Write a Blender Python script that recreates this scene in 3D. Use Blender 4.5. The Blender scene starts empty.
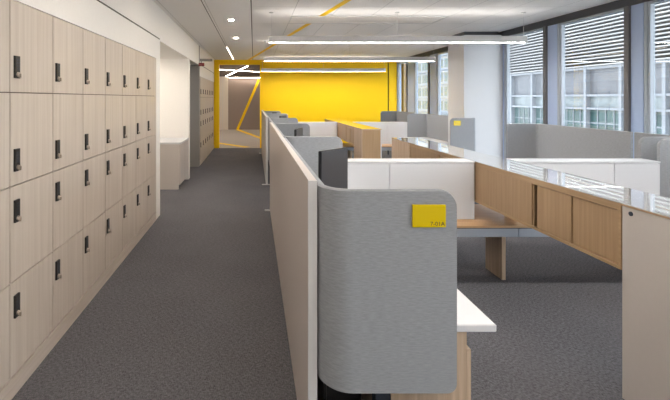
import bpy, bmesh, math, random
from mathutils import Vector
random.seed(7)
S = bpy.context.scene
COL = S.collection
PI = math.pi

def lin(c):
    return tuple(((v/255)/12.92 if v/255 <= .04045 else ((v/255+.055)/1.055)**2.4) for v in c) + (1.0,)

# ------------------------------------------------------------- materials
def newmat(name):
    m = bpy.data.materials.new(name); m.use_nodes = True
    nt = m.node_tree
    return m, nt, nt.nodes['Principled BSDF']

def plain(name, rgb, rough=.5, metal=0, vary=.03, bump=0, scale=40, coat=0, spec=.5):
    m, nt, b = newmat(name)
    b.inputs['Roughness'].default_value = rough
    b.inputs['Metallic'].default_value = metal
    b.inputs['Specular IOR Level'].default_value = spec
    b.inputs['Coat Weight'].default_value = coat; b.inputs['Coat Roughness'].default_value = .008; b.inputs['Coat IOR'].default_value = 1.5
    tc = nt.nodes.new('ShaderNodeTexCoord')
    n = nt.nodes.new('ShaderNodeTexNoise'); n.inputs['Scale'].default_value = scale; n.inputs['Detail'].default_value = 3
    nt.links.new(tc.outputs['Object'], n.inputs['Vector'])
    r = nt.nodes.new('ShaderNodeValToRGB')
    c = lin(rgb)
    r.color_ramp.elements[0].position = .3; r.color_ramp.elements[1].position = .7
    r.color_ramp.elements[0].color = tuple(v*(1-vary) for v in c[:3])+(1,)
    r.color_ramp.elements[1].color = tuple(min(1, v*(1+vary)) for v in c[:3])+(1,)
    nt.links.new(n.outputs['Fac'], r.inputs['Fac']); nt.links.new(r.outputs['Color'], b.inputs['Base Color'])
    if bump:
        bp = nt.nodes.new('ShaderNodeBump'); bp.inputs['Strength'].default_value = bump; bp.inputs['Distance'].default_value = .002
        nt.links.new(n.outputs['Fac'], bp.inputs['Height']); nt.links.new(bp.outputs['Normal'], b.inputs['Normal'])
    return m

def wood(name, a, c, stretch=(60, 60, 2.2), rough=.42, coord='Object', seed=0, lo=.3, hi=.7):
    m, nt, b = newmat(name)
    b.inputs['Roughness'].default_value = rough
    tc = nt.nodes.new('ShaderNodeTexCoord'); mp = nt.nodes.new('ShaderNodeMapping')
    mp.inputs['Scale'].default_value = stretch; mp.inputs['Location'].default_value = (seed, seed*1.7, seed*.3)
    oi = nt.nodes.new('ShaderNodeObjectInfo')
    ad = nt.nodes.new('ShaderNodeVectorMath'); ad.operation = 'MULTIPLY_ADD'
    ad.inputs[1].default_value = (1, 1, 1)
    cm = nt.nodes.new('ShaderNodeCombineXYZ'); mu = nt.nodes.new('ShaderNodeMath'); mu.operation = 'MULTIPLY'; mu.inputs[1].default_value = 9
    nt.links.new(oi.outputs['Random'], mu.inputs[0])
    for i in range(3): nt.links.new(mu.outputs[0], cm.inputs[i])
    nt.links.new(tc.outputs[coord], ad.inputs[0]); nt.links.new(cm.outputs[0], ad.inputs[2])
    nt.links.new(ad.outputs[0], mp.inputs['Vector'])
    n = nt.nodes.new('ShaderNodeTexNoise'); n.inputs['Scale'].default_value = 1; n.inputs['Detail'].default_value = 5; n.inputs['Roughness'].default_value = .6
    nt.links.new(mp.outputs[0], n.inputs['Vector'])
    r = nt.nodes.new('ShaderNodeValToRGB')
    r.color_ramp.elements[0].position = lo; r.color_ramp.elements[1].position = hi
    r.color_ramp.elements[0].color = lin(a); r.color_ramp.elements[1].color = lin(c)
    nt.links.new(n.outputs['Fac'], r.inputs['Fac']); nt.links.new(r.outputs['Color'], b.inputs['Base Color'])
    return m

def emis(name, rgb, strength):
    m = bpy.data.materials.new(name); m.use_nodes = True; nt = m.node_tree
    nt.nodes.remove(nt.nodes['Principled BSDF'])
    e = nt.nodes.new('ShaderNodeEmission'); e.inputs['Color'].default_value = lin(rgb); e.inputs['Strength'].default_value = strength
    nt.links.new(e.outputs[0], nt.nodes['Material Output'].inputs['Surface'])
    return m

def carpet(name, a, c):
    m, nt, b = newmat(name)
    b.inputs['Roughness'].default_value = .95
    b.inputs['Specular IOR Level'].default_value = .2
    tc = nt.nodes.new('ShaderNodeTexCoord')
    def noise(sc, rot, det=4):
        mp = nt.nodes.new('ShaderNodeMapping'); mp.inputs['Scale'].default_value = sc; mp.inputs['Rotation'].default_value = (0, 0, rot)
        n = nt.nodes.new('ShaderNodeTexNoise'); n.inputs['Scale'].default_value = 1; n.inputs['Detail'].default_value = det
        n.inputs['Roughness'].default_value = .7
        nt.links.new(tc.outputs['Object'], mp.inputs['Vector']); nt.links.new(mp.outputs[0], n.inputs['Vector']); return n
    n1 = noise((40, 210, 1), .35); n2 = noise((240, 50, 1), .35); n3 = noise((1.2, 1.2, 1), 0, 2)
    mx = nt.nodes.new('ShaderNodeMath'); mx.operation = 'ADD'
    nt.links.new(n1.outputs['Fac'], mx.inputs[0]); nt.links.new(n2.outputs['Fac'], mx.inputs[1])
    m3 = nt.nodes.new('ShaderNodeMath'); m3.operation = 'MULTIPLY_ADD'; m3.inputs[1].default_value = .12
    nt.links.new(n3.outputs['Fac'], m3.inputs[0]); nt.links.new(mx.outputs[0], m3.inputs[2])
    mr = nt.nodes.new('ShaderNodeMapRange'); mr.inputs['From Min'].default_value = .78; mr.inputs['From Max'].default_value = 1.34
    nt.links.new(m3.outputs[0], mr.inputs['Value'])
    r = nt.nodes.new('ShaderNodeValToRGB'); r.color_ramp.elements[0].color = lin(a); r.color_ramp.elements[1].color = lin(c)
    nt.links.new(mr.outputs[0], r.inputs['Fac']); nt.links.new(r.outputs['Color'], b.inputs['Base Color'])
    bp = nt.nodes.new('ShaderNodeBump'); bp.inputs['Strength'].default_value = .5; bp.inputs['Distance'].default_value = .004
    nt.links.new(mr.outputs[0], bp.inputs['Height']); nt.links.new(bp.outputs['Normal'], b.inputs['Normal'])
    return m

def felt(name, a, c):
    m, nt, b = newmat(name)
    b.inputs['Roughness'].default_value = .95; b.inputs['Specular IOR Level'].default_value = .15
    b.inputs['Sheen Weight'].default_value = .15
    tc = nt.nodes.new('ShaderNodeTexCoord'); mp = nt.nodes.new('ShaderNodeMapping'); mp.inputs['Scale'].default_value = (35, 35, 260)
    n = nt.nodes.new('ShaderNodeTexNoise'); n.inputs['Scale'].default_value = 1; n.inputs['Detail'].default_value = 4; n.inputs['Roughness'].default_value = .65
    nt.links.new(tc.outputs['Object'], mp.inputs[0]); nt.links.new(mp.outputs[0], n.inputs['Vector'])
    r = nt.nodes.new('ShaderNodeValToRGB'); r.color_ramp.elements[0].position = .3; r.color_ramp.elements[1].position = .7
    r.color_ramp.elements[0].color = lin(a); r.color_ramp.elements[1].color = lin(c)
    nt.links.new(n.outputs['Fac'], r.inputs['Fac']); nt.links.new(r.outputs['Color'], b.inputs['Base Color'])
    bp = nt.nodes.new('ShaderNodeBump'); bp.inputs['Strength'].default_value = .25; bp.inputs['Distance'].default_value = .002
    nt.links.new(n.outputs['Fac'], bp.inputs['Height']); nt.links.new(bp.outputs['Normal'], b.inputs['Normal'])
    return m

def ceiling_mat():
    m, nt, b = newmat('ceiling_tile'); b.inputs['Roughness'].default_value = .9
    b.inputs['Specular IOR Level'].default_value = .2
    tc = nt.nodes.new('ShaderNodeTexCoord'); sp = nt.nodes.new('ShaderNodeSeparateXYZ')
    nt.links.new(tc.outputs['Object'], sp.inputs[0])
    def line(sock, off, pitch, w):
        a = nt.nodes.new('ShaderNodeMath'); a.operation = 'SUBTRACT'; a.inputs[1].default_value = off-pitch*20+w/2; nt.links.new(sock, a.inputs[0])
        d = nt.nodes.new('ShaderNodeMath'); d.operation = 'MODULO'; d.inputs[1].default_value = pitch; nt.links.new(a.outputs[0], d.inputs[0])
        l = nt.nodes.new('ShaderNodeMath'); l.operation = 'LESS_THAN'; l.inputs[1].default_value = w; nt.links.new(d.outputs[0], l.inputs[0])
        return l.outputs[0]
    lx = line(sp.outputs[0], .526, .563, .007); ly = line(sp.outputs[1], 5.2, 1.2, .006)
    # the finest joints stop short of the corridor ceiling
    g = nt.nodes.new('ShaderNodeMath'); g.operation = 'GREATER_THAN'; g.inputs[1].default_value = -.02; nt.links.new(sp.outputs[0], g.inputs[0])
    my = nt.nodes.new('ShaderNodeMath'); my.operation = 'MULTIPLY'; nt.links.new(ly, my.inputs[0]); nt.links.new(g.outputs[0], my.inputs[1])
    mx = nt.nodes.new('ShaderNodeMath'); mx.operation = 'MAXIMUM'; nt.links.new(lx, mx.inputs[0]); nt.links.new(my.outputs[0], mx.inputs[1])
    mg = nt.nodes.new('ShaderNodeMath'); mg.operation = 'MULTIPLY'; mg.inputs[1].default_value = .5; nt.links.new(mx.outputs[0], mg.inputs[0])
    x = nt.nodes.new('ShaderNodeMix'); x.data_type = 'RGBA'
    x.inputs[6].default_value = lin((240, 237, 233)); x.inputs[7].default_value = lin((120, 114, 108))
    nt.links.new(mg.outputs[0], x.inputs[0]); nt.links.new(x.outputs[2], b.inputs['Base Color'])
    return m

def glass_mat():
    m = bpy.data.materials.new('window_glass'); m.use_nodes = True; nt = m.node_tree
    nt.nodes.remove(nt.nodes['Principled BSDF'])
    t = nt.nodes.new('ShaderNodeBsdfTransparent'); t.inputs[0].default_value = (.90, .92, .92, 1)
    g = nt.nodes.new('ShaderNodeBsdfGlossy'); g.inputs['Roughness'].default_value = .01
    fr = nt.nodes.new('ShaderNodeFresnel'); fr.inputs[0].default_value = 1.45
    mu = nt.nodes.new('ShaderNodeMath'); mu.operation = 'MULTIPLY'; mu.inputs[1].default_value = .3
    mx = nt.nodes.new('ShaderNodeMixShader')
    nt.links.new(fr.outputs[0], mu.inputs[0]); nt.links.new(mu.outputs[0], mx.inputs[0])
    nt.links.new(t.outputs[0], mx.inputs[1]); nt.links.new(g.outputs[0], mx.inputs[2])
    nt.links.new(mx.outputs[0], nt.nodes['Material Output'].inputs['Surface'])
    return m

M = dict(
    white_wall=plain('white_wall', (240, 236, 230), .8, vary=.01),
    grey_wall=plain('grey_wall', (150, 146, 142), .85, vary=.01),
    yellow=plain('yellow_paint', (255, 208, 8), .55, vary=.01, spec=.3),
    yellow_dark=plain('reveal_dark_yellow', (90, 70, 10), .7),
    ceiling=ceiling_mat(),
    groove=plain('dark_groove', (88, 82, 76), .9),
    carpet=carpet('carpet_grey', (42, 41, 43), (130, 128, 132)),
    lobby_floor=carpet('carpet_beige', (165, 155, 146), (200, 190, 180)),
    locker=wood('pale_laminate', (192, 178, 164), (208, 196, 183), (40, 40, .9)),
    locker_body=plain('locker_carcass', (96, 82, 70), .7),
    plinth=wood('pale_laminate_plinth', (190, 176, 163), (204, 192, 180), (3, 3, 50)),
    lock=plain('lock_black', (38, 36, 34), .4),
    lock_metal=plain('lock_metal', (215, 205, 195), .3, metal=1),
    oak=wood('oak_vertical', (158, 128, 95), (176, 147, 113), (60, 60, 1.5)),
    oak_h=wood('oak_long', (160, 130, 95), (182, 152, 116), (60, 3, 60)),
    oak_x=wood('oak_cross', (180, 140, 98), (205, 168, 126), (3, 60, 60)),
    birch=wood('birch_vertical', (176, 150, 124), (208, 184, 158), (70, 70, 2)),
    white_lam=plain('white_laminate', (208, 209, 212), .35, vary=.005),
    warm_lam=plain('warm_white_laminate', (196, 187, 180), .4, vary=.01),
    partition=plain('partition_beige', (198, 187, 180), .35, vary=.01),
    partition_edge=plain('partition_edge', (214, 212, 210), .4, vary=.01),
    gloss_top=plain('glossy_worktop', (186, 187, 189), .02, vary=.004, scale=8, spec=1.0, coat=1),
    felt=felt('grey_felt', (138, 140, 143), (158, 160, 163)),
    desk=plain('white_desktop', (222, 221, 222), .4, vary=.005),
    metal=plain('silver_metal', (158, 163, 172), .45, metal=.2, vary=.01),
    dark_metal=plain('slate_metal', (66, 72, 82), .45, metal=.4),
    black=plain('black_plastic', (30, 30, 32), .45),
    screen=plain('display_dark', (68, 68, 71), .28, vary=.01),
    alu=plain('pendant_aluminium', (205, 203, 200), .5, vary=.01),
    light_pilaster=plain('grey_blue_pilaster', (178, 196, 226), .45, vary=.01),
    frame=plain('window_frame_light', (175, 182, 190), .4),
    mullion=plain('window_mullion_grey', (112, 109, 108), .5),
    dark_frame=plain('window_frame_dark', (70, 71, 75), .5),
    sign_yellow=plain('sign_yellow', (216, 188, 0), .25, vary=.005),
    sign_ink=plain('sign_ink', (60, 52, 10), .6),
    sign_red=plain('sign_red', (120, 20, 22), .5),
    sign_pale=plain('sign_pale', (220, 150, 140), .5),
    lobby_wall=plain('lobby_taupe', (152, 134, 122), .7, vary=.01),
    lobby_pale=plain('lobby_pale', (228, 214, 196), .7, vary=.01),
    lobby_ceiling=plain('lobby_ceiling', (96, 82, 72), .85),
    facade=plain('facade_grey', (92, 97, 104), .6, vary=.06, scale=.6),
    facade_frame=plain('facade_frame', (128, 133, 140), .5),
    louver=plain('louver_white', (158, 158, 158), .5),
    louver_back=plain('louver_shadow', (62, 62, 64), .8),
    facade_panel=plain('facade_panel', (98, 101, 107), .5, vary=.12, scale=1.5),
    facade_pale=plain('facade_pale_panel', (118, 128, 132), .35, vary=.2, scale=3),
    teal_glass=plain('teal_glass', (52, 78, 78), .3, vary=.35, scale=.9),
    far_white=plain('far_facade_white', (150, 155, 158), .7, vary=.03, scale=.3),
    street=plain('street_asphalt', (110, 112, 112), .9),
    glass=glass_mat(),
    e_down=emis('lamp_diffuser', (255, 250, 245), 32),
    e_up=emis('lamp_uplight', (255, 250, 245), 4.5),
    e_spot=emis('downlight_lens', (255, 242, 226), 280),
    e_lobby=emis('lobby_lens', (255, 242, 226), 30),
    e_strip=emis('strip_lens', (255, 242, 226), 4),
)

# ------------------------------------------------------------- builders
class MB:
    def __init__(s): s.bm = bmesh.new(); s.cur = 0
    def mat(s, i): s.cur = i; return s
    def _tag(s, faces):
        for f in faces: f.material_index = s.cur
    def box(s, x0, x1, y0, y1, z0, z1):
        v = [s.bm.verts.new(p) for p in ((x0,y0,z0),(x1,y0,z0),(x1,y1,z0),(x0,y1,z0),(x0,y0,z1),(x1,y0,z1),(x1,y1,z1),(x0,y1,z1))]
        fs = [s.bm.faces.new([v[i] for i in q]) for q in ((0,3,2,1),(4,5,6,7),(0,1,5,4),(1,2,6,5),(2,3,7,6),(3,0,4,7))]
        s._tag(fs); return s
    def cyl(s, p0, p1, r0, r1=None, n=20):
        r1 = r0 if r1 is None else r1
        a, b = Vector(p0), Vector(p1); d = (b-a).normalized()
        u = d.orthogonal().normalized(); w = d.cross(u)
        A = [s.bm.verts.new(a+u*math.cos(2*PI*i/n)*r0+w*math.sin(2*PI*i/n)*r0) for i in range(n)]
        B = [s.bm.verts.new(b+u*math.cos(2*PI*i/n)*r1+w*math.sin(2*PI*i/n)*r1) for i in range(n)]
        fs = [s.bm.faces.new((A[i], A[(i+1) % n], B[(i+1) % n], B[i])) for i in range(n)]
        fs += [s.bm.faces.new(A[::-1]), s.bm.faces.new(B)]
        s._tag(fs); return s
    def prism(s, pts, h0, h1, axis='z'):
        # pts: closed outline; extruded between h0 and h1 along axis
        def P(a, b, h): return {'z': (a, b, h), 'x': (h, a, b), 'y': (a, h, b)}[axis]
        A = [s.bm.verts.new(P(a, b, h0)) for a, b in pts]; B = [s.bm.verts.new(P(a, b, h1)) for a, b in pts]
        n = len(pts)
        fs = [s.bm.faces.new((A[i], A[(i+1) % n], B[(i+1) % n], B[i])) for i in range(n)] + [s.bm.faces.new(A[::-1]), s.bm.faces.new(B)]
        s._tag(fs); return s
    def build(s, name, mats, parent=None, bevel=0, smooth=False):
        bmesh.ops.recalc_face_normals(s.bm, faces=s.bm.faces[:])
        if bevel:
            bmesh.ops.bevel(s.bm, geom=s.bm.edges[:], offset=bevel, segments=2, affect='EDGES', clamp_overlap=True)
        me = bpy.data.meshes.new(name); s.bm.to_mesh(me); s.bm.free()
        for m in (mats if isinstance(mats, (list, tuple)) else [mats]): me.materials.append(m)
        if smooth:
            for p in me.polygons: p.use_smooth = True
            me.set_sharp_from_angle(angle=math.radians(35))
        o = bpy.data.objects.new(name, me); COL.objects.link(o)
        if parent: o.parent = parent
        return o

def tag(o, label=None, cat=None, group=None, kind=None):
    if label: o['label'] = label
    if cat: o['category'] = cat
    if group: o['group'] = group
    if kind: o['kind'] = kind
    return o
def empty(name, loc=(0, 0, 0), rz=0):
    o = bpy.data.objects.new(name, None); COL.objects.link(o); o.location = loc; o.rotation_euler.z = rz
    o.empty_display_size = .1
    return o
def kids(o): return [c for c in COL.objects if c.parent == o]
def copy_tree(o, parent=None):
    c = o.copy(); COL.objects.link(c); c.parent = parent
    for k in kids(o): copy_tree(k, c)
    return c
def struct(name, mb, m, parent=None, bevel=0):
    o = mb.build(name, m, parent, bevel)
    if not parent: o['kind'] = 'structure'
    return o
def text_mesh(name, body, size, mat, parent, loc, rot=(PI/2, 0, 0), ext=.0006, align='RIGHT'):
    cu = bpy.data.curves.new(name, 'FONT'); cu.body = body; cu.size = size; cu.extrude = ext; cu.align_x = align
    t = bpy.data.objects.new(name+'_curve', cu); COL.objects.link(t)
    bpy.context.view_layer.update()
    me = bpy.data.meshes.new_from_object(t.evaluated_get(bpy.context.evaluated_depsgraph_get()))
    bpy.data.objects.remove(t)
    me.name = name; me.materials.clear(); me.materials.append(mat)
    o = bpy.data.objects.new(name, me); COL.objects.link(o); o.parent = parent; o.location = loc; o.rotation_euler = rot
    return o

# ------------------------------------------------------------- room shell
LX, RX = -1.21, 4.35          # locker face, window plane
CZ = 2.67                     # ceiling
FY = 12.42                    # yellow wall
BY = -3.5                     # wall behind the viewer
NX = -2.6                     # back of the niches

struct('floor', MB().box(NX, RX+.3, BY, FY, -.1, 0), M['carpet'])
struct('floor', MB().box(-4, 4.6, FY, 20.1, -.1, 0), M['lobby_floor'])
struct('ceiling', MB().box(NX, RX+.3, BY, FY+.2, CZ, CZ+.12), M['ceiling'])
struct('ceiling', MB().box(-4, 4.6, FY+.2, 20.1, 2.56, 2.7), M['lobby_ceiling'])
struct('wall_back', MB().box(NX, RX+.3, BY-.15, BY, 0, CZ), M['white_wall'])
# left wall: solid behind the lockers, header over the niche and the passage
w = MB().box(NX, LX-.50, BY, 5.07, 0, CZ)                      # behind the near lockers
w.box(LX-.50, LX, BY, 5.28, 2.0, 2.255)                        # panel over the lockers
w.box(LX-.50, LX, 5.07, 5.28, 0, 2.0)                          # pier at the end of the lockers
w.box(LX-.50, LX, BY, 5.28, 2.27, CZ)
w.box(LX-.50, LX-.012, BY, 5.28, 2.255, 2.27)
w.box(NX, LX-.50, 5.07, 5.28, 0, CZ)
w.box(NX, LX, 5.28, 9.0, 2.24, CZ)                             # header
w.box(NX, LX, 7.60, 7.74, 0, 2.24)                             # white wall between niche and passage
w.box(NX, LX-.50, 9.14, FY, 0, CZ)
w.box(LX-.50, LX, 9.14, FY, 2.0, 2.255); w.box(LX-.50, LX, 9.14, FY, 2.27, CZ)
w.box(LX-.50, LX-.012, 9.14, FY, 2.255, 2.27)
struct('wall_left', w, M['white_wall'])
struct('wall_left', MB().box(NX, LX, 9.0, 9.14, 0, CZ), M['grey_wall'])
struct('wall_left', MB().box(NX-.1, NX, 5.28, 9.0, 0, CZ), M['white_wall'])
struct('trim_1', MB().box(LX-.0115, LX-.004, BY, 5.28, 2.256, 2.269), M['groove'])
struct('trim_2', MB().box(LX-.0115, LX-.004, 9.15, FY-.01, 2.256, 2.269), M['groove'])
struct('baseboard_left', MB().box(LX-.45, LX+.002, BY, 5.066, 0, .098), M['plinth'])
struct('baseboard_left', MB().box(LX-.45, LX+.002, 9.145, FY-.005, 0, .098), M['plinth'])
# two long grooves of the corridor ceiling
struct('trim_3', MB().box(-.634, -.626, BY, FY-.01, CZ-.003, CZ+.002), M['groove'])
struct('trim_4', MB().box(-.042, -.032, BY, FY-.01, CZ-.003, CZ+.002), M['groove'])

# yellow end wall with the door opening
OX0, OX1, OZ = -1.06, .18, 2.53
w = MB().box(NX, OX0, FY, FY+.18, 0, CZ).box(OX0, OX1, FY, FY+.18, OZ, CZ).box(OX1, 4.05, FY, FY+.18, 0, CZ).box(4.09, RX, FY, FY+.18, 0, CZ)
w.box(4.05, 4.09, FY+.05, FY+.18, 0, CZ)
struct('wall_far', w, M['yellow'])
struct('trim_5', MB().box(4.052, 4.088, FY+.02, FY+.05, 0, CZ-.001), M['yellow_dark'])
# yellow portal around the opening
p = MB().box(-1.19, OX0, FY-.03, FY, 0, CZ-.002).box(OX1, OX1+.07, FY-.03, FY, 0, CZ-.002).box(OX0, OX1, FY-.03, FY, OZ, CZ-.002)
struct('trim_6', p, M['yellow'])
# lobby behind
struct('wall_lobby', MB().box(-1.25, 4.6, 19.8, 20, 0, 2.56), M['lobby_wall'])
struct('wall_lobby', MB().box(-4, -1.25, 19.75, 20, 0, 2.56), M['lobby_pale'])
struct('wall_lobby', MB().box(-4.2, -4, FY+.18, 20, 0, 2.56).box(4.6, 4.8, FY+.18, 20, 0, 2.56), M['lobby_wall'])

def stripe(name, a, b, wdt, plane, off, t=.004):
    """diagonal yellow band; plane 'z' (a,b in x,y) or 'y' (a,b in x,z)"""
    a, b = Vector(a), Vector(b); d = (b-a).normalized(); n = Vector((-d.y, d.x))*wdt/2
    pts = [tuple(a+n), tuple(b+n), tuple(b-n), tuple(a-n)]
    return struct(name, MB().prism(pts, off, off+t, plane), M['yellow'])
stripe('trim_7', (-.155, 12.38), (1.66, 1.65), .075, 'z', CZ-.004)          # over the ceiling
stripe('trim_8', (-.80, .0), (.24, 2.42), .12, 'y', 19.79)                  # on the lobby wall
stripe('trim_9', (-.80, 19.75), (.5, 14.5), .20, 'z', .001)
stripe('trim_10', (-1.3, 13.9), (-.2, 12.6), .22, 'z', .001)

# ------------------------------------------------------------- lockers
def make_locker():
    r = empty('locker')
    D = .45; P = .434; g = .0028
    MB().box(-D, -.02, .0, P, .1, 2.0).build('body', M['locker_body'], r)
    zs = [.104, .578, 1.059, 1.53, 1.998]
    for k in range(4):
        z0, z1 = zs[k]+g, zs[k+1]-g
        d = MB().box(-.018, 0, g, P-g, z0, z1).build('door', M['locker'], r, bevel=.0012)
        zl = z1-.07-.113 if k < 2 else z0+.07
        l = MB()
        l.mat(0).box(0, .010, .030, .072, zl, zl+.113)
        for a in range(2):
            for b in range(4): l.mat(1).box(.010, .0112, .040+a*.014, .048+a*.014, zl+.045+b*.015, zl+.053+b*.015)
        l.build('lock', [M['lock'], M['dark_metal']], d, bevel=0)
        n = MB()
        n.cyl((.010, .051, zl+.02), (.018, .051, zl+.02), .012, .010, 16)
        n.box(.016, .030, .047, .057, zl+.004, zl+.024)
        n.build('latch', M['lock_metal'], d)
    return r
ordn = ['first', 'second', 'third', 'fourth', 'fifth', 'sixth', 'seventh', 'eighth']
lk = make_locker(); first = True
for i in range(8):
    o = lk if first else copy_tree(lk); first = False
    o.location = (LX, 1.599+.434*i, 0)
    nm = ('pale wood locker column cut off by the left edge of the photo' if i == 0 else
          'pale wood four-door locker column, %s full one from the left edge of the photo' % ordn[i-1] if i < 7 else
          'last pale wood locker column of the near run, beside the white niche')
    tag(o, nm, 'locker', 'tall lockers along the left wall')
for i in range(7):
    o = copy_tree(lk); o.location = (LX, 9.26+.44*i, 0)
    nm = ('distant locker column nearest the grey wall end' if i == 0 else 'distant locker column right beside the yellow doorway' if i == 6 else
          'distant pale locker column, %s of seven counted from the grey wall end' % ordn[i])
    tag(o, nm, 'locker', 'distant lockers before the yellow doorway')

# grey bar and red sign over the distant lockers
sg = empty('exit_sign', (-1.215, 8.985, 2.21)); tag(sg, 'small dark red sign at the wall corner high above the distant lockers', 'sign')
MB().box(0, .125, -.012, .012, 0, .07).build('sign_plate', M['sign_red'], sg, bevel=.002)
MB().box(.03, .30, -.012, .012, .105, .16).box(.05, .07, -.005, .005, .07, .105).build('grey_bar', M['grey_wall'], sg)  # plain grey bar above the sign, on a short stem
text_mesh('lettering', 'EXIT', .055, M['sign_pale'], sg, (.062, -.0125, .016), align='CENTER')

# ------------------------------------------------------------- niche counter
c = empty('counter_cabinet', (-1.22, 6.76, 0)); tag(c, 'low white cabinet standing in the wall niche beyond the lockers', 'cabinet')
MB().box(-1.2, -.02, .02, .83, .07, .745).build('body', M['warm_lam'], c)
MB().box(-1.2, -.06, .05, .80, 0, .07).build('plinth', M['dark_metal'], c)
MB().box(-1.2, .012, 0, .835, .745, .775).build('countertop', M['white_lam'], c, bevel=.002)
for k in range(2):
    d = MB().box(-.02, 0, .025+k*.405, .42+k*.405, .075, .735).build('door', M['warm_lam'], c, bevel=.0015)
MB().box(-.6, -.025, .0, .02, .0, .74).build('end_panel', M['warm_lam'], c)

# ------------------------------------------------------------- corridor partitions
def partition(y0, y1, x0, x1, zt, label):
    r = empty('partition', ((x0+x1)/2, y0, 0)); tag(r, label, 'partition', 'corridor partitions')
    h = (x1-x0)/2; L = y1-y0
    MB().box(-h, h, .012, L, .012, zt-.008).build('panel', M['partition'], r)
    MB().box(-h-.001, h+.001, 0, .012, .012, zt).build('end_trim', M['partition_edge'], r)
    MB().box(-h, h, .012, L, zt-.008, zt).build('top_trim', M['warm_lam'], r)
    for yy in ((.06, L-.02) if y0 < 5 else (.02, L-.1)):
        MB().box(-.085, h+.04, yy-.02, yy+.02, 0, .012).build('foot', M['partition_edge'], r, bevel=.003)
    return r
partition(1.59, 5.5, .212, .244, 1.181, 'long beige partition dividing the corridor from the nearest desks')
partition(7.10, 11.3, .208, .240, 1.181, 'second beige partition farther along the corridor near the yellow wall')

# ------------------------------------------------------------- felt screens
def screen_mesh(W, L, R=.115, t=.028, z0=.42, z1=1.164, sx=1, sy=1, rt=.06, rb=.035):
    """L-shaped felt: run along y from the corner, return along x; the free end has rounded corners"""
    path = [((0, L), (1, 0), L)]
    path = []
    for k in range(5): path.append(((0, R+(L-R)*(1-k/4)), (1, 0)))
    for k in range(1, 12):
        a = PI/2*k/12; path.append(((R-R*math.cos(a), R-R*math.sin(a)), (math.cos(a), math.sin(a))))
    m_ = W-rt
    path.append(((R, 0), (0, 1)))
    path.append((((R+m_)/2, 0), (0, 1)))
    ends = [(m_+rt*math.sin(PI/2*k/8)) for k in range(9)]
    for e in ends: path.append(((e, 0), (0, 1)))
    bm = bmesh.new(); rings = []
    for i, ((px, py), (nx, ny)) in enumerate(path):
        zt, zb = z1, z0
        if ny == 1 and px > m_:
            u = min(1, (px-m_)/rt); zt = z1-rt*(1-math.sqrt(max(0, 1-u*u)))
        if ny == 1 and px > W-rb:
            u = min(1, (px-(W-rb))/rb); zb = z0+rb*(1-math.sqrt(max(0, 1-u*u)))
        o = (px*sx, py*sy); n = ((px+nx*t)*sx, (py+ny*t)*sy)
        e = .005
        pts = []
        pts.append((o, zb+e)); pts.append((o, zt-e))
        q = [(o[0]*.75+n[0]*.25, o[1]*.75+n[1]*.25), (o[0]*.25+n[0]*.75, o[1]*.25+n[1]*.75)]
        pts += [(q[0], zt), (q[1], zt), (n, zt-e), (n, zb+e), (q[1], zb), (q[0], zb)]
        rings.append([bm.verts.new((p[0], p[1], z)) for p, z in pts])
    for a, b in zip(rings, rings[1:]):
        for k in range(8): bm.faces.new((a[k], a[(k+1) % 8], b[(k+1) % 8], b[k]))
    bm.faces.new(rings[0]); bm.faces.new(rings[-1][::-1])
    bmesh.ops.recalc_face_normals(bm, faces=bm.faces[:])
    me = bpy.data.meshes.new('felt_screen'); bm.to_mesh(me); bm.free(); me.materials.append(M['felt'])
    for p in me.polygons: p.use_smooth = True
    me.set_sharp_from_angle(angle=math.radians(40))
    return me
def screen(x, y, W, L, sx, sy, label, group, z0=.413, z1=1.164, rt=.06):
    R_ = .115 if sx > 0 else .06
    r = bpy.data.objects.new('privacy_screen', screen_mesh(W, L, R=R_, rt=rt, sx=sx, sy=sy, z0=z0, z1=z1)); COL.objects.link(r)
    r.location = (x, y, 0)
    if y in (7.05, 11.0, 9.04, 10.98, 5.53, 3.58, 3.45):
        MB().box(sx*W*.55-.02, sx*W*.55+.02, .004 if sy > 0 else -.024, .024 if sy > 0 else -.004, 0, z0+.01).build('support_post', M['dark_metal'], r)
    return tag(r, label, 'screen', group)
GL = 'curved felt screens behind the corridor partitions'
GR = 'felt screens along the window side'
screen(.25, 1.504, .4945, 2.03, 1, 1, 'large grey felt screen in the foreground carrying a yellow number plate', GL)
screen(.25, 3.61, .53, 1.90, 1, 1, 'grey felt screen with a rounded corner just beyond the nearest dark monitor', GL)
screen(.25, 5.57, .51, 1.46, 1, 1, 'third grey felt screen from the camera on the corridor side', GL)
screen(.25, 7.08, .51, 2.02, 1, 1, 'fourth grey felt screen from the camera on the corridor side', GL)
screen(.25, 9.17, .51, 1.78, 1, 1, 'fifth grey felt screen from the camera on the corridor side', GL)
screen(.25, 11.0, .47, 1.2, 1, 1, 'farthest grey felt screen on the corridor side, before the yellow wall', GL)
screen(3.83, 3.45, .44, 1.5, -1, -1, 'nearest grey felt screen at the right edge, overlapping another screen', GR)
screen(3.83, 3.58, .45, .52, -1, 1, 'grey felt screen partly hidden behind the one at the right edge', GR)
screen(3.83, 5.53, .43, 1.39, -1, -1, 'long grey felt screen under the slatted window right of the column', GR, rt=.015)
screen(3.83, 7.05, .45, .10, -1, 1, 'grey felt screen with small yellow plate in front of the column', GR)
screen(3.83, 9.04, .46, 1.25, -1, -1, 'grey felt screen left of the column, behind the plated one', GR)
screen(3.83, 10.98, .44, 1.2, -1, -1, 'farthest window-side felt screen, beside the yellow wall', GR)

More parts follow.
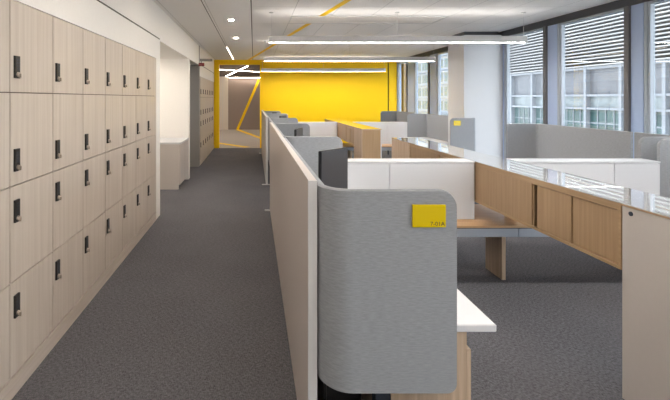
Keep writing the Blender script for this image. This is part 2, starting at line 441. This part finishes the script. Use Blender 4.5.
def plate(x, y, z, w_, h_, label):
    r = empty('number_plate', (x, y, z)); tag(r, label, 'sign', 'yellow desk number plates')
    MB().box(0, w_, -.009, 0, 0, h_).build('plate', M['sign_yellow'], r, bevel=.0008)
    return r
pl = plate(.579, 1.5035, 1.03, .121, .082, 'yellow plate reading 7-01A on the large foreground felt screen')
text_mesh('lettering', '7-01A', .0215, M['sign_ink'], pl, (.1165, -.0092, .006))
plate(3.43, 7.0495, 1.034, .12, .086, 'small yellow plate on the grey screen in front of the column')

# ------------------------------------------------------------- white desks behind the screens
def make_desk(L):
    r = empty('desk')
    MB().prism([(0, .12), (.03, .045), (.12, .0), (.635, 0), (.635, L), (0, L)], .624, .651).build('desktop', M['desk'], r, bevel=.003)
    MB().box(.03, .60, .10, .15, .585, .624).build('rail', M['dark_metal'], r)
    for (x, y) in ((.19, .03), (.19, L-.09)):
        MB().box(x, x+.058, y, y+.05, 0, .624).build('leg', M['dark_metal'], r)
    return r
def make_pedestal():
    r = empty('drawer_pedestal')
    MB().box(0, .287, 0, .45, .03, .62).build('body', M['birch'], r)
    MB().box(.02, .27, .02, .43, 0, .03).build('plinth', M['black'], r)
    for k, (a, b) in enumerate(((.035, .30), (.305, .545))):
        MB().box(.288, .304, .0, .448, a, b).build('drawer', M['birch'], r, bevel=.001)
    return r
d0 = make_desk(1.86); d0.location = (.275, 1.536, 0)
tag(d0, 'white desk sticking out behind the large foreground felt screen', 'desk', 'white desks')
p0 = make_pedestal(); p0.location = (.522, 1.56, 0)
tag(p0, 'pale wood drawer pedestal under the white foreground desk', 'pedestal', 'wood pedestals')
tag(MB().box(.30, .46, 1.75, 2.15, 0, .45).build('computer_case', M['black'], bevel=.01), 'dark case on the floor beneath the foreground desk', 'computer')
for i, (x, y, rz, lab) in enumerate(((.275, 3.69, 0, 'white desk beyond the nearest dark monitor'), (.275, 5.63, 0, 'white desk behind the third corridor-side felt screen'),
                                     (.275, 7.2, 0, 'white desk behind the fourth corridor-side felt screen'), (.275, 9.25, 0, 'white desk behind the fifth corridor-side felt screen'),
                                     (3.80, 5.45, PI, 'white desk along the long window-side felt screen'), (3.80, 9.0, PI, 'white desk beside the plated felt screen near the column'),
                                     (3.80, 3.41, PI, 'white desk at the right edge behind the credenza'))):
    L = {0: 1.7, 1: 1.3, 2: 1.8, 3: 1.7}.get(i, 1.6)
    d = make_desk(L if rz == 0 else 1.2 if y > 8 else 1.6); d.location = (x, y, 0); d.rotation_euler.z = rz
    tag(d, lab, 'desk', 'white desks')

# ------------------------------------------------------------- monitors
def make_monitor():
    """origin at the foot of the stand on the desk; panel runs along local x, seen from -y"""
    r = empty('monitor')
    s = MB().box(-.15, .15, -.01, .012, .10, .52).build('housing', M['black'], r, bevel=.004)
    MB().box(-.145, .145, -.0125, -.0105, .106, .514).build('display', M['screen'], r)
    MB().cyl((0, .05, .01), (0, .05, .34), .016, n=16).box(-.02, .02, .012, .06, .28, .36).build('stand_arm', M['dark_metal'], r)
    MB().cyl((0, .05, 0), (0, .05, .012), .09, n=28).build('base', M['dark_metal'], r)
    return r
mo = make_monitor(); mo.location = (.517, 2.665, .651); mo.rotation_euler.z = math.radians(44)
tag(mo, 'dark monitor rising behind the large foreground felt screen', 'monitor', 'monitors on the desks')
for x, y, a, lab in ((.49, 4.50, 70, 'small dark monitor beyond the second felt screen'), (.56, 7.9, 62, 'tiny dark monitor end showing above the fifth felt screen'),
                     (.50, 9.9, 70, 'farthest monitor tip above the last corridor-side felt screen')):
    m2 = copy_tree(mo); m2.location = (x, y, .651); m2.rotation_euler.z = math.radians(a)
    tag(m2, lab, 'monitor', 'monitors on the desks')

# ------------------------------------------------------------- cross cabinets and low benches
def cross_cabinet(x0, x1, y, seams, label):
    r = empty('storage_cabinet', (x0, y, 0)); tag(r, label, 'cabinet', 'white cross cabinets')
    W = x1-x0
    MB().box(0, W, .018, .16, .50, .965).build('body', M['white_lam'], r)
    MB().box(-.002, W+.0, -.002, .165, .965, .98).build('top', M['white_lam'], r, bevel=.001)
    ed = [0]+[s-x0 for s in seams]+[W]
    for a, b in zip(ed, ed[1:]): MB().box(a+.003, b-.003, 0, .018, .502, .960).build('panel', M['white_lam'], r, bevel=.001)
    return r
cross_cabinet(.755, 1.826, 3.39, [1.123], 'long white cabinet between the near dark monitor and the oak credenza')
cross_cabinet(2.174, 3.36, 3.39, [2.98], 'white cabinet right of the glossy credenza below the windows')
cross_cabinet(.80, 1.826, 8.98, [], 'distant white cabinet left of the far credenza')
cross_cabinet(2.174, 3.36, 8.98, [2.93], 'distant white cabinet right of the far credenza')
def make_bench():
    r = empty('low_bench')
    MB().box(0, 2.36, 0, .66, .483, .50).build('benchtop', M['oak_x'], r, bevel=.001)
    for x0, x1 in ((0, 1.140), (1.146, 2.36)):
        MB().box(x0, x1, .0, .03, .413, .476).build('rail', M['metal'], r)
        MB().box(x0, x1, .60, .63, .413, .476).build('rail', M['metal'], r)
    MB().box(0, 2.36, .004, .03, .476, .483).build('shadow_gap', M['dark_metal'], r)
    for x in (.02, 1.115, 2.31): MB().box(x, x+.03, .17, .41, 0, .483).build('leg', M['birch'], r)
    return r
be = make_bench(); be.location = (.935, 3.22, 0); tag(be, 'low oak bench on silver rails passing under the near credenza', 'bench', 'low oak benches')
b2 = copy_tree(be); b2.location = (.935, 8.57, 0); tag(b2, 'distant low oak bench passing under the far credenza', 'bench', 'low oak benches')

# ------------------------------------------------------------- credenzas
def credenza_unit(y0, y1, label):
    """hanging oak unit: fixed panel at the far end, two sliding doors at the near end; faces -x"""
    r = empty('credenza_unit', (1.83, y0, .645)); tag(r, label, 'credenza', 'hanging oak credenza units')
    L = y1-y0; H = .323
    b = MB().box(0, .34, 0, L, 0, .016).box(0, .34, 0, L, H-.028, H).box(.318, .34, 0, L, .016, H-.028)
    b.box(0, .318, 0, .014, .016, H-.028).box(0, .318, L-.014, L, .016, H-.028)
    b.build('body', M['oak_h'], r)
    MB().box(.012, .318, L*.47, L*.47+.02, .016, H-.028).build('divider', M['oak'], r)
    MB().box(.004, .020, L*.47+.012, L-.014, .016, H-.028).build('fixed_panel', M['oak'], r)
    MB().box(.004, .016, L*.235, L*.47-.04, .018, H-.032).build('door', M['oak'], r, bevel=.001)
    MB().box(.011, .023, .018, L*.235-.003, .020, H-.034).build('door', M['oak'], r, bevel=.001)
    MB().box(.05, .318, .014, L*.47, .018, H-.03).build('dark_fill', M['black'], r)  # black block painting the shade behind the door gaps
    return r
credenza_unit(2.045, 3.43, 'nearest hanging oak credenza unit with sliding doors')
credenza_unit(3.434, 4.82, 'second hanging oak credenza unit, behind the white cross cabinet')
credenza_unit(7.50, 8.93, 'third hanging oak credenza unit, left side of the far credenza')
credenza_unit(8.934, 10.6, 'farthest hanging oak credenza unit near the yellow wall')
def end_pedestal(y0, y1, mat, label, lock=False, panels=1, endwood=False):
    r = empty('end_pedestal', (1.83, y0, 0)); tag(r, label, 'pedestal', 'credenza end pedestals')
    L = y1-y0
    MB().box(.016, .324, .012, L, .02, .960).build('body', M['warm_lam'], r)
    MB().box(.03, .31, .03, L-.02, 0, .02).build('plinth', M['black'], r)
    for k in range(panels):
        MB().box(0, .016, L*k/panels+.001, L*(k+1)/panels-.002, .012, .966).build('front_panel', mat, r, bevel=.0008)
    MB().box(.324, .34, 0, L, .012, .966).build('back_panel', M['white_lam'], r)
    MB().box(.018, .322, .0, .012, .012, .966).build('end_panel', M['oak'] if endwood else M['warm_lam'], r)
    if lock:
        MB().cyl((-.003, L-.05, .94), (0, L-.05, .94), .011, n=20).cyl((-.0045, L-.05, .94), (-.003, L-.05, .94), .006, n=12).build('lock', M['dark_metal'], r)
    return r
end_pedestal(1.30, 2.04, M['warm_lam'], 'tall white pedestal with a round lock at the right edge', lock=True)
end_pedestal(4.825, 5.45, M['birch'], 'pale pedestal at the far end of the near credenza', panels=2)
end_pedestal(6.97, 7.495, M['birch'], 'pale pedestal with brown wood end of the far credenza', endwood=True)
def top(y0, y1, label):
    r = empty('worktop', (1.83, y0, .968)); tag(r, label, 'worktop', 'glossy worktops')
    MB().box(-.002, .342, 0, y1-y0, 0, .008).build('edge_board', M['oak_h'], r)
    MB().box(.0, .340, .001, y1-y0-.001, .008, .013).build('glossy_surface', M['gloss_top'], r)
top(1.30, 5.45, 'long glossy white worktop reflecting the windows on the near credenza')
top(6.97, 10.6, 'glossy worktop reflecting the yellow wall on the far credenza')

# ------------------------------------------------------------- window wall
WZ0, WZ1 = .06, 2.57
struct('wall_right', MB().box(RX-.05, RX+.2, BY, FY, 0, WZ0), M['white_lam'])
struct('trim_11', MB().box(RX-.02, RX+.2, BY, FY, WZ1, CZ-.001), M['dark_frame'])
wins = [(11.66, 12.38), (10.2, 11.08), (8.80, 9.71), (7.48, 8.30), (6.13, 7.08), (4.79, 5.83), (3.47, 4.53), (2.13, 3.20), (.80, 1.87), (-.53, .54), (-1.86, -.79), (-3.2, -2.12)]
for i, (a, b) in enumerate(wins):
    r = empty('window_%d' % (i+1), (RX, a, WZ0)); r['kind'] = 'structure'
    L = b-a; H = WZ1-WZ0
    f = MB().box(-.03, .05, -.06, 0, 0, H)                       # thick dark near mullion
    f.build('window_mullion', M['mullion'], r)
    g = MB().box(-.01, .06, L, L+.035, 0, H).box(.0, .05, 0, L, 0, .04).box(0, .05, 0, L, H-.03, H).box(0, .05, L-.03, L, .04, H-.03)
    g.build('window_frame', M['frame'], r)
    MB().box(.028, .032, .0, L-.03, .04, H-.03).build('window_pane', M['glass'], r)
ti = 12
edges = [(b+.035, c-.06) for (c, _), (_, b) in zip(wins, wins[1:])]
for a, b in edges:
    q = MB().box(RX-.004, RX+.1, a+.016, b-.002, WZ0, WZ1)
    struct('trim_%d' % ti, q, M['light_pilaster'], bevel=0); ti += 1
struct('trim_%d' % ti, MB().box(RX-.02, RX+.1, 12.38, FY, WZ0, WZ1), M['light_pilaster'])
# column
cx0 = 3.67
struct('wall_column', MB().box(cx0, RX-.005, 7.165, 7.75, 0, 2.61), M['white_lam'])
struct('trim_column', MB().box(cx0+.01, RX-.07, 7.175, 7.74, 2.61, CZ-.001), M['dark_frame'])

# ------------------------------------------------------------- ceiling lamps
def make_pendant():
    r = empty('pendant_light')
    Lb = 3.48
    MB().box(0, Lb, -.035, .035, .012, .070).box(0, Lb, -.035, -.032, .0, .012).box(0, Lb, .032, .035, .0, .012).box(0, Lb, -.035, -.032, .07, .088).box(0, Lb, .032, .035, .07, .088).box(0, .003, -.032, .032, .07, .088).box(Lb-.003, Lb, -.032, .032, .07, .088).build('housing', M['alu'], r)
    MB().box(.003, Lb-.003, -.031, .031, .004, .012).build('diffuser', M['e_down'], r)
    MB().box(.01, Lb-.01, -.028, .028, .070, .074).build('uplight', M['e_up'], r)
    for x in (.03, Lb/2, Lb-.03):
        MB().cyl((x, 0, .075), (x, 0, CZ-2.255-.012), .0018, n=8).build('cable', M['alu'], r)
        MB().cyl((x, 0, CZ-2.255-.012), (x, 0, CZ-2.255), .028, n=20).build('ceiling_mount', M['alu'], r)
    return r
pn = make_pendant()
for i, (y, lab) in enumerate(((5.56, 'nearest long linear pendant light across the open office'), (8.34, 'middle long linear pendant light, ending before the column'),
                              (11.5, 'farthest linear pendant light close to the yellow wall'), (2.7, 'linear pendant light above the viewer, out of the frame'), (-.1, 'linear pendant light behind the viewer, out of the frame'))):
    o = pn if i == 0 else copy_tree(pn)
    o.location = (.205, y, 2.255); tag(o, lab, 'lamp', 'linear pendant lights')
# ceiling recess panel
r = empty('ceiling_panel', (.53, 5.80, CZ)); tag(r, 'long shallow rectangular panel set in the ceiling above the nearest pendant', 'panel')
MB().box(0, 2.22, 0, .012, -.012, 0).box(0, 2.22, .53, .542, -.012, 0).box(0, .012, .012, .53, -.012, 0).box(2.208, 2.22, .012, .53, -.012, 0).build('frame', M['partition_edge'], r)
MB().box(.012, 2.208, .012, .53, -.005, 0).build('panel', M['white_wall'], r)
tag(MB().cyl((1.9, 7.7, CZ-.012), (1.9, 7.7, CZ), .07, .075, 28).build('ceiling_speaker', M['groove']), 'small round grey disc in the ceiling above the nearest pendant', 'speaker')
# downlights
dl = None
for x, y, lab in ((-.34, 6.1, 'nearer round downlight in the corridor ceiling'), (-.35, 7.9, 'farther round downlight in the corridor ceiling'),
                  (-.34, 4.3, 'round downlight just above the top edge of the photo'), (-.34, 2.5, 'round downlight over the near lockers, out of the frame'), (-.34, .7, 'round downlight above the viewer, out of the frame'), (-.34, -1.1, 'round downlight behind the viewer'), ):
    if dl is None:
        dl = empty('downlight')
        MB().cyl((0, 0, -.004), (0, 0, 0), .05, .048, 32).build('trim_ring', M['white_lam'], dl)
        MB().cyl((0, 0, -.006), (0, 0, -.004), .037, .037, 32).build('lens', M['e_spot'], dl)
        o = dl
    else: o = copy_tree(dl)
    o.location = (x, y, CZ); tag(o, lab, 'lamp', 'round corridor downlights')
o = copy_tree(dl); o.location = (-1.6, 5.75, 2.24); tag(o, 'round downlight hidden in the niche ceiling over the white cabinet', 'lamp', 'round corridor downlights')
r = empty('strip_light', (-.615, 9.3, CZ)); tag(r, 'thin recessed light line in the far corridor ceiling', 'lamp')
MB().box(-.018, .018, 0, 2.9, -.004, 0).build('housing', M['white_lam'], r)
MB().box(-.013, .013, .01, 2.89, -.007, -.004).build('lens', M['e_strip'], r)
for x, y, lab in ((-2.2, 18.6, 'unseen downlight added to brighten the pale lobby wall'), (-2.4, 15.5, 'unseen lobby downlight added behind the yellow wall, left side'), (1.8, 16, 'unseen lobby downlight added behind the yellow wall, right side')):  # unseen downlights, added to brighten the lobby
    o = copy_tree(dl); o.location = (x, y, 2.56); tag(o, lab, 'lamp', 'added lobby downlights')
for y in (6.9,):  # extra out-of-sight downlight, added to lift the niche walls
    o = copy_tree(dl); o.location = (-1.8, y, 2.24); tag(o, 'unseen extra downlight added to brighten the niche, %s one' % ('nearer' if y < 6 else 'inner'), 'lamp', 'round corridor downlights')
# lobby lights
def bar(name, a, b, z, wdt, label):
    wdt = .025
    a, b = Vector(a), Vector(b); d = b-a
    r = empty(name, (a.x, a.y, z), math.atan2(d.y, d.x)); tag(r, label, 'lamp', 'light lines in the lobby')
    MB().box(0, d.length, -wdt/2, wdt/2, .006, .03).build('housing', M['alu'], r)
    MB().box(0, d.length, -wdt/2, wdt/2, 0, .006).build('diffuser', M['e_lobby'], r)
bar('strip_light', (-1.27, 18.6), (-.2, 12.75), 2.50, .07, 'slanting light line under the lobby ceiling, crossing the other')
bar('strip_light', (-1.27, 14.1), (.4, 15.6), 2.495, .05, 'level light line under the lobby ceiling, crossing the slanting one')
bar('strip_light', (-1.2, 19.6), (1.2, 19.6), 2.49, .05, 'farthest light line along the top of the taupe lobby wall')

# ------------------------------------------------------------- outside
struct('ground', MB().box(5, 120, -60, 200, -14.2, -14), M['street'])
XB = 16.0
b = empty('office_building', (XB, 8, -14)); tag(b, 'grey office building with white louvers seen through the right windows', 'building')
G = 14.0
L0, L1 = 0, 22.0
MB().box(.5, 12, L0, L1, 0, G+9).build('wall', M['facade'], b)
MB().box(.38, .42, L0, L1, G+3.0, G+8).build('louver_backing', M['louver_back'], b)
lv = MB()
z = G+3.04
while z < G+7.6:
    lv.box(.0, .16, L0, L1, z, z+.055); z += .165
lv.build('louver_screen', M['louver'], b)
fr = MB()
for zz, h in ((2.90, .12), (1.60, .10), (.97, .10), (-.75, .12)): fr.box(.10, .30, L0, L1, G+zz, G+zz+h)
ys = []
y = .35
while y < L1:
    fr.box(.08, .30, y, y+.14, G-3.2, G+3.1); ys.append(y); y += 1.92
fr.build('facade_frame', M['facade_frame'], b)
for y in ys:
    MB().box(.30, .34, y+.14, y+1.92, G+1.70, G+2.9).build('facade_panel', M['facade_panel'], b)
    MB().box(.30, .34, y+.14, y+1.92, G+1.07, G+1.60).build('facade_panel', M['facade_pale'], b)
    wn = MB().box(.30, .34, y+.14, y+1.92, G-.65, G+.97).build('window', M['teal_glass'], b)
    gl = MB()
    for k in (1, 2, 3): gl.box(.27, .30, y+.14+k*.445-.02, y+.14+k*.445+.02, G-.63, G+.97)
    gl.box(.27, .30, y+.14, y+1.92, G+.30, G+.36)
    gl.build('glazing_bar', M['facade_frame'], wn)
b = empty('apartment_building', (36, 66, -14)); tag(b, 'distant white building with teal windows seen left of the column', 'building')
MB().box(0, 12, 0, 50, 0, 30).build('wall', M['far_white'], b)
for i in range(5):
    for j in range(12):
        w0 = MB().box(-.05, .0, 2+j*3.4, 4.6+j*3.4, 10.6+i*2.7, 12.3+i*2.7).build('window', M['teal_glass'], b)
        MB().box(-.09, -.05, 3.2+j*3.4, 3.3+j*3.4, 10.6+i*2.7, 12.3+i*2.7).build('glazing_bar', M['far_white'], w0)
    MB().box(-.5, 0, 0, 50, 12.75+i*2.7, 12.95+i*2.7).build('ledge', M['facade_frame'], b)

# ------------------------------------------------------------- light
W = bpy.data.worlds.new('World'); S.world = W; W.use_nodes = True
nt = W.node_tree; bg = nt.nodes['Background']
tc = nt.nodes.new('ShaderNodeTexCoord'); sp = nt.nodes.new('ShaderNodeSeparateXYZ'); rp = nt.nodes.new('ShaderNodeValToRGB')
nt.links.new(tc.outputs['Generated'], sp.inputs[0]); nt.links.new(sp.outputs[2], rp.inputs['Fac'])
rp.color_ramp.elements[0].color = (.88, .91, .95, 1); rp.color_ramp.elements[1].color = (.74, .84, 1, 1)
nt.links.new(rp.outputs['Color'], bg.inputs['Color']); bg.inputs['Strength'].default_value = 2.8

# ------------------------------------------------------------- camera
cam = bpy.data.cameras.new('camera'); co = bpy.data.objects.new('camera', cam); COL.objects.link(co)
co.location = (0, 0, 1.5); co.rotation_euler = (PI/2, 0, 0)
cam.sensor_width = 36; cam.lens = 410/670*36
cam.shift_x = (335-254)/670; cam.shift_y = -(200-98.5)/670
cam.clip_start = .05; cam.clip_end = 500
S.camera = co
vs = S.view_settings
vs.view_transform = 'Standard'; vs.look = 'None'; vs.gamma = 1; vs.use_curve_mapping = False; vs.exposure = 1.1
